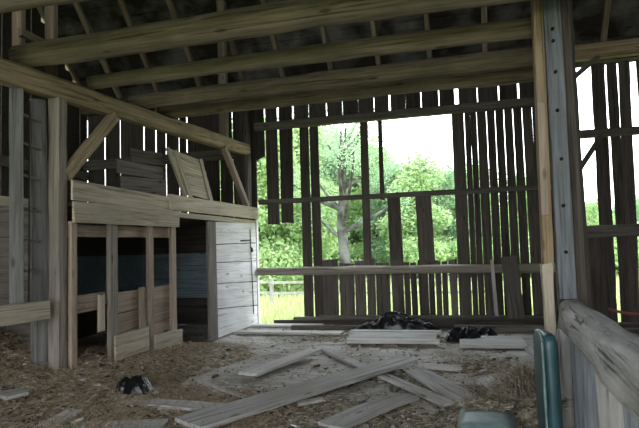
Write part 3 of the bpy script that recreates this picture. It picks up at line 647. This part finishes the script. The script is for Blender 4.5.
def litter_patch(name, x0, x1, y0, y1, step, mat, label, cat):
    nx = int((x1 - x0) / step); ny = int((y1 - y0) / step); vs = []; fs = []; idx = {}
    H = {}
    for j in range(ny + 1):
        for i in range(nx + 1):
            x = x0 + i * step; y = y0 + j * step; H[i, j] = (x + noise.noise(V((x * 30, y * 30, 5))) * step * .5, y, gz(x, y) + noise.noise(V((x * 27, y * 27, 0))) * .012)
    def g(i, j):
        if (i, j) not in idx: idx[i, j] = len(vs); vs.append(H[i, j])
        return idx[i, j]
    for j in range(ny):
        for i in range(nx):
            if max(H[a][2] for a in ((i, j), (i + 1, j), (i + 1, j + 1), (i, j + 1))) > 0.0:
                fs.append((g(i, j), g(i + 1, j), g(i + 1, j + 1), g(i, j + 1)))
    return tag(link(name, vs, fs, M[mat], None, None, False), label, cat, None, 'stuff')
litter_patch('straw_litter', -8.4, .68, 1.0, 10.4, .045, 'straw', 'brown straw, chaff and wood crumbs strewn over the plank floor', 'straw')
def strands(name, n, pick, mat, label, r0=.0016, lmin=.04, lmax=.16, seed=3, tilt=.35):
    rr = random.Random(seed); vs = []; fs = []
    for _ in range(n):
        x, y = pick(rr)
        z = max(0, gz(x, y)) + rr.uniform(.0, .018)
        a = rr.uniform(0, 2 * PI); e = rr.gauss(0, tilt); l = rr.uniform(lmin, lmax); r = rr.uniform(r0, r0 * 2.4)
        d = V((math.cos(a) * math.cos(e), math.sin(a) * math.cos(e), abs(math.sin(e)))); s = V((-math.sin(a), math.cos(a), 0)) * r; u = V((0, 0, r * 1.2))
        c = V((x, y, z)); m_ = c + d * l * .5 + V((rr.uniform(-1, 1), rr.uniform(-1, 1), rr.uniform(0, .6))) * l * .12; e_ = c + d * l
        k = len(vs)
        for p in (c, m_, e_): vs += [p + s, p - s, p + u]
        for q in (0, 3):
            fs += [(k + q, k + q + 3, k + q + 4, k + q + 1), (k + q + 1, k + q + 4, k + q + 5, k + q + 2), (k + q + 2, k + q + 5, k + q + 3, k + q)]
    return tag(link(name, vs, fs, M[mat], None, None), label, 'straw', None, 'stuff')
def pick_left(rr):
    while True:
        x = rr.uniform(-6.5, -1.6); y = rr.uniform(3.6, 8.4)
        if rr.random() < min(1, cover(x, y)) and gz(x, y) > -.005: return x, y
def pick_all(rr):
    while True:
        x = rr.uniform(-4, .6); y = rr.uniform(3.6, 10.2)
        if rr.random() < cover(x, y) * .8: return x, y
def pick_right(rr):
    while True:
        x = rr.gauss(.48, .2); y = rr.gauss(5.35, .4)
        if x < .66 and y > 4.85: return x, y
strands('loose_straw', 16000, pick_left, 'brownstraw', 'brown straw stalks heaped before the grain bin and ladder', seed=3)
strands('loose_straw', 9000, pick_all, 'straw', 'scattered straw stalks over the middle of the floor', seed=4, lmax=.12)
strands('straw_heap', 6500, pick_right, 'straw', 'yellowish straw heap between the teal cushions and the railing', seed=5, tilt=.6, lmax=.2)
def chips(name, n, pick, mat, label, seed, smin=.01, smax=.05):
    rr = random.Random(seed); vs = []; fs = []
    for _ in range(n):
        x, y = pick(rr); z = max(0, gz(x, y)) + .012; a = rr.uniform(0, PI); l = rr.uniform(smin, smax) * (1 if rr.random() < .9 else 2.2); w_ = l * rr.uniform(.25, .8); h = l * rr.uniform(.15, .5)
        u = V((math.cos(a), math.sin(a), rr.uniform(-.3, .3))) * l; v = V((-math.sin(a), math.cos(a), rr.uniform(-.3, .3))) * w_; t_ = V((0, 0, h)); c = V((x, y, z)); k = len(vs)
        vs += [c - u - v, c + u - v * .7, c + u * .8 + v, c - u * .7 + v, c - u * .8 - v * .7 + t_, c + u * .8 - v * .5 + t_, c + u * .6 + v * .8 + t_, c - u * .6 + v * .7 + t_]
        fs += [(k, k + 3, k + 2, k + 1), (k + 4, k + 5, k + 6, k + 7), (k, k + 1, k + 5, k + 4), (k + 1, k + 2, k + 6, k + 5), (k + 2, k + 3, k + 7, k + 6), (k + 3, k, k + 4, k + 7)]
    return tag(link(name, vs, fs, M[mat], None, None), label, 'debris', None, 'stuff')
def pick_floor(rr):
    while True:
        x = rr.uniform(-5.5, .6); y = rr.uniform(3.8, 10.3)
        if rr.random() < .12 + cover(x, y): return x, y
chips('wood_chips', 2600, pick_floor, 'bark', 'dark crumbs and clods scattered all over the plank floor', 31, .007, .024)
chips('wood_chips', 1900, pick_floor, 'plankpale', 'pale wood chips scattered all over the plank floor', 32, .006, .028)
# straw on top of the lying cushion
def cush(rr): return rr.uniform(-.2, .28), rr.uniform(4.8, 4.96)
rr = random.Random(8); vs = []; fs = []
for _ in range(600):
    x, y = rr.uniform(-.08, .24), rr.uniform(4.56, 4.78); z = .205 + rr.uniform(0, .02)
    a = rr.uniform(0, 2 * PI); l = rr.uniform(.02, .08); d = V((math.cos(a), math.sin(a), rr.uniform(-.1, .15))); s = V((-d.y, d.x, 0)) * .003; k = len(vs)
    p = V((x, y, z)); vs += [p - s, p + s, p + V((0, 0, .005)), p + d * l - s, p + d * l + s, p + d * l + V((0, 0, .005))]
    fs += [(k, k + 1, k + 4, k + 3), (k + 1, k + 2, k + 5, k + 4), (k + 2, k, k + 3, k + 5)]
tag(link('straw_debris', vs, fs, M['straw']), 'straw crumbs lying on the faded teal seat cushion', 'straw', None, 'stuff')

# ------------------------------------------------------------------ outside
GZ = -0.9
vs = []; fs = []; n = 50
def ghill(x, y): return GZ + 1.0 * sm((y - 22) / 40) * 1.2 + noise.noise(V((x * .08, y * .08, 2))) * .35
for j in range(n + 1):
    for i in range(n + 1):
        x = -70 + 130 * i / n; y = -30 + 130 * j / n; vs.append((x, y, min(ghill(x, y), 9) if y > 11.5 else GZ - .2))
for j in range(n):
    for i in range(n): k = j * (n + 1) + i; fs.append((k, k + 1, k + n + 2, k + n + 1))
o = link('ground', vs, fs, M['meadow'], None, None, True); o['kind'] = 'structure'
rr = random.Random(21); vs = []; fs = []
for _ in range(26000):
    y = 11.4 + (rr.random() ** 1.5) * 22; x = rr.uniform(-.95 * y + 3.5, .42 * y - 1) if rr.random() < .9 else rr.uniform(-.2 * y, .4 * y)
    z = ghill(x, y) - .03; h = rr.uniform(.15, .4) * (1 + y * .012); a = rr.uniform(0, PI); w = .012 + y * .0006
    s = V((math.cos(a), math.sin(a), 0)) * w; b = V((rr.uniform(-.12, .12), rr.uniform(-.12, .12), h)); k = len(vs); p = V((x, y, z))
    vs += [p - s, p + s, p + b * .6 + s * .6, p + b * .6 - s * .6, p + b]; fs += [(k, k + 1, k + 2, k + 3), (k + 3, k + 2, k + 4)]
tag(link('meadow_grass', vs, fs, M['grass']), 'bright green meadow grass outside the back wall', 'grass', None, 'stuff')
# fence
fe = root('field_fence', (-9, 21, -.9), 'pale post and rail fence crossing the meadow outside', 'fence')
fp = [V((-16.5 + 2.15 * i, 22.8 - .38 * i, 0)) for i in range(9)]
for i, p in enumerate(fp):
    z = ghill(p.x, p.y); board('fence_post', (p.x, p.y, z - .1), (p.x + .03, p.y, z + 1.25), (0, -1, 0), .13, .12, M['fence'], fe)
    if i < len(fp) - 1:
        q = fp[i + 1]; zq = ghill(q.x, q.y)
        for h in (.65, 1.08): board('fence_rail', (p.x, p.y - .07, z + h), (q.x, q.y - .07, zq + h + .02), (0, -1, 0), .10, .05, M['fence'], fe, seg=4)
# trees
def leaf_cloud(blobs, n, size, seed):
    rr = random.Random(seed); vs = []; fs = []
    tot = sum(b[3] ** 2 for b in blobs)
    for (bx, by, bz, br) in blobs:
        for _ in range(int(n * br ** 2 / tot)):
            while True:
                d = V((rr.uniform(-1, 1), rr.uniform(-1, 1), rr.uniform(-1, 1)))
                if .02 < d.length < 1: break
            d = d.normalized() * (rr.random() ** .45)
            p = V((bx, by, bz)) + V((d.x, d.y, d.z * .8)) * br
            a = V((rr.gauss(0, 1), rr.gauss(0, 1), rr.gauss(0, 1))).normalized(); b = a.orthogonal().normalized(); s = size * rr.uniform(.6, 1.4)
            k = len(vs); vs += [p - a * s, p + b * s * .55, p + a * s, p - b * s * .55]; fs.append((k, k + 1, k + 2, k + 3))
    return vs, fs
def tree_parts(kind, seed):
    rr = random.Random(seed); limbs = []; blobs = []
    if kind == 'open':       # tall open-branched tree
        H = 11
        trunk = [V((0, 0, -.3)), V((.1, 0, 2)), (V((-.05, .1, 4.2))), V((.15, 0, 6.5)), V((.1, 0, 9.3))]
        limbs.append((trunk, [.36, .31, .27, .19, .07]))
        for i in range(17):
            z = rr.uniform(3.0, 8.4); a = rr.uniform(0, 2 * PI); l = rr.uniform(2.6, 4.4) * (1 - z / 16)
            d = V((math.cos(a), math.sin(a), rr.uniform(.25, .9))); p = V((.05, 0, z)); q = p + d * l * .5 + V((0, 0, .1)); e = p + d * l + V((0, 0, .5))
            limbs.append(([p, q, e], [.15, .10, .035]))
            blobs.append((e.x, e.y, e.z, rr.uniform(.9, 1.5)))
        blobs.append((0, 0, 10.2, 1.6))
    else:
        trunk = [V((0, 0, -.4)), V((.1, .05, 1.6)), V((0, 0, 3.5)), V((.1, 0, 5.4))]
        limbs.append((trunk, [.30, .22, .16, .07]))
        for i in range(22):
            a = rr.uniform(0, 2 * PI); z = rr.uniform(.9, 6.6); rad = (2.5 * math.sin(PI * min(1, (z + .6) / 8.2))) * rr.uniform(.4, 1)
            blobs.append((math.cos(a) * rad, math.sin(a) * rad, z, rr.uniform(1.0, 1.7)))
            if i % 3 == 0: limbs.append(([V((0, 0, max(.8, z - 1.2))), V((math.cos(a) * rad * .6, math.sin(a) * rad * .6, z - .2)), V((math.cos(a) * rad, math.sin(a) * rad, z))], [.09, .06, .02]))
        blobs.append((0, 0, 7.2, 1.3))
    return limbs, blobs
TM = {}
def tube_mesh(limbs, K=7):
    vs = []; fs = []
    for pts, rs in limbs:
        base = len(vs)
        for i, p in enumerate(pts):
            t = (pts[min(i + 1, len(pts) - 1)] - pts[max(i - 1, 0)]).normalized(); u = V((1, 0, 0)) if abs(t.x) < .8 else V((0, 1, 0)); a = t.cross(u).normalized(); b = a.cross(t)
            for k in range(K): vs.append(p + (a * math.cos(2 * PI * k / K) + b * math.sin(2 * PI * k / K)) * rs[i])
        for i in range(len(pts) - 1):
            for k in range(K): fs.append((base + i * K + k, base + i * K + (k + 1) % K, base + (i + 1) * K + (k + 1) % K, base + (i + 1) * K + k))
    return vs, fs
def tree(kind, x, y, s, rz, label, mat='leaf', n=9000, size=.14, group=None, dz=0, cover_=1):
    r = root('tree', (x, y, ghill(x, y) + dz), label, 'tree', group)
    r.matrix_basis = r.matrix_basis @ Matrix.Rotation(rz, 4, 'Z') @ Matrix.Diagonal((s, s, s, 1))
    key = (kind, mat, n)
    if key not in TM:
        limbs, blobs = tree_parts(kind, {'open': 5, 'bushy': 9, 'round': 14}[kind])
        tv, tf = tube_mesh(limbs); lv, lf = leaf_cloud(blobs, n, size, 7)
        a = link('trunk', tv, tf, M['bark'], r, root_m(r), True); b = link('foliage', lv, lf, M[mat], r, root_m(r))
        TM[key] = (a.data, b.data)
    else:
        for nm, me in zip(('trunk', 'foliage'), TM[key]):
            o = bpy.data.objects.new(nm, me); COL.objects.link(o); o.parent = r
    return r
def root_m(r): return r.matrix_basis.copy()
def place(u, d):   # ground position in the direction seen at column u, distance d along the depth axis
    p = onY(u, 250, d); return p.x, p.y
T = (('open', 343, 27, .92, .4, 'tall open tree with visible grey trunk and branches behind the narrow upright', 'leaf2', 7000, .075),
     ('bushy', 272, 30, 1.25, 0, 'bushy bright tree behind the two short hanging boards', 'leaf', 36000, .105),
     ('bushy', 240, 31, 1.3, 2, 'bushy bright tree next to the whitewashed corner, mostly hidden', 'leaf', 36000, .105),
     ('bushy', 303, 40, 1.6, 1, 'bushy tree beyond the fence behind the full-height pair of boards', 'leaf', 36000, .105),
     ('bushy', 331, 46, 1.5, 3, 'pale tree far behind the open-branched tree', 'leaf2', 36000, .105),
     ('bushy', 372, 44, 1.3, 4, 'rounded tree behind the narrow uprights of the opening', 'leaf', 36000, .105),
     ('bushy', 396, 40, 1.0, 5, 'low bright tree at the middle of the opening', 'leaf2', 36000, .105),
     ('bushy', 424, 38, 1.08, .7, 'tree with the highest crown beneath the white sky of the opening', 'leaf', 36000, .105),
     ('bushy', 449, 40, .94, 2.6, 'low tree beside the right edge of the opening', 'leaf2', 36000, .105),
     ('bushy', 478, 42, 1.0, 1.6, 'tree glimpsed through the slits of the dark boards', 'leaf', 36000, .105),
     ('bushy', 520, 45, .9, 3.6, 'tree glimpsed through the slits beside the bolted post', 'leaf', 36000, .105),
     ('bushy', 596, 44, .62, 2.2, 'low tree in the open gap beyond the bolted post', 'leaf', 36000, .105),
     ('bushy', 634, 46, .66, 5.2, 'low tree at the far side of the slatted bay beyond the bolted post', 'leaf2', 36000, .105))
for kind, u, d, s, rz, lab, mt, n, size in T:
    x, y = place(u, d); tree(kind, x, y, s, rz, lab, mt, n, size)
# understorey bushes closing the view below the crowns
bs = random.Random(4); bl = leaf_cloud([(bs.uniform(-1.3, 1.3), bs.uniform(-1, 1), bs.uniform(.3, 1.5), bs.uniform(.6, 1.0)) for _ in range(12)], 5000, .10, 6)
bl2 = tube_mesh([([V((0, 0, -.2)), V((.1 * k, .1, 1.2))], [.05, .02]) for k in range(-3, 4)])
bm1 = bm2 = None
for i, (u, d) in enumerate([(u, 34 + (i * 37 % 9)) for i, u in enumerate(range(228, 545, 22))] + [(585, 36), (610, 38), (635, 37)]):
    x, y = place(u, d); r = root('bush', (x, y, ghill(x, y)), 'leafy green bush at the foot of the trees outside', 'bush', 'bushes along the tree line')
    s = bs.uniform(.9, 1.5); r.matrix_basis = r.matrix_basis @ Matrix.Rotation(bs.uniform(0, 6), 4, 'Z') @ Matrix.Diagonal((s * 1.3, s, s, 1))
    if bm1 is None:
        a = link('foliage', *bl, M['leaf'], r, root_m(r)); b = link('stems', *bl2, M['bark'], r, root_m(r)); bm1, bm2 = a.data, b.data
    else:
        for nm, me in (('foliage', bm1), ('stems', bm2)):
            o = bpy.data.objects.new(nm, me); COL.objects.link(o); o.parent = r

# ------------------------------------------------------------------ light: bright overcast sky
w = bpy.data.worlds.new('sky'); bpy.context.scene.world = w; w.use_nodes = True
N = w.node_tree.nodes; L = w.node_tree.links; bg = N['Background']
tc = N.new('ShaderNodeTexCoord'); sp = N.new('ShaderNodeSeparateXYZ'); L.new(tc.outputs['Generated'], sp.inputs[0])
r = N.new('ShaderNodeValToRGB'); r.color_ramp.elements[0].position = 0.0; r.color_ramp.elements[0].color = (.95, .97, 1.0, 1)
r.color_ramp.elements[1].position = .8; r.color_ramp.elements[1].color = (.80, .90, 1.0, 1)
L.new(sp.outputs['Z'], r.inputs[0]); L.new(r.outputs[0], bg.inputs['Color']); bg.inputs['Strength'].default_value = 6.8
sc = bpy.context.scene
sc.view_settings.view_transform = 'Standard'; sc.view_settings.look = 'None'; sc.view_settings.gamma = 1; sc.view_settings.exposure = 0
sc.cycles.use_denoising = True; sc.cycles.max_bounces = 10; sc.cycles.diffuse_bounces = 6
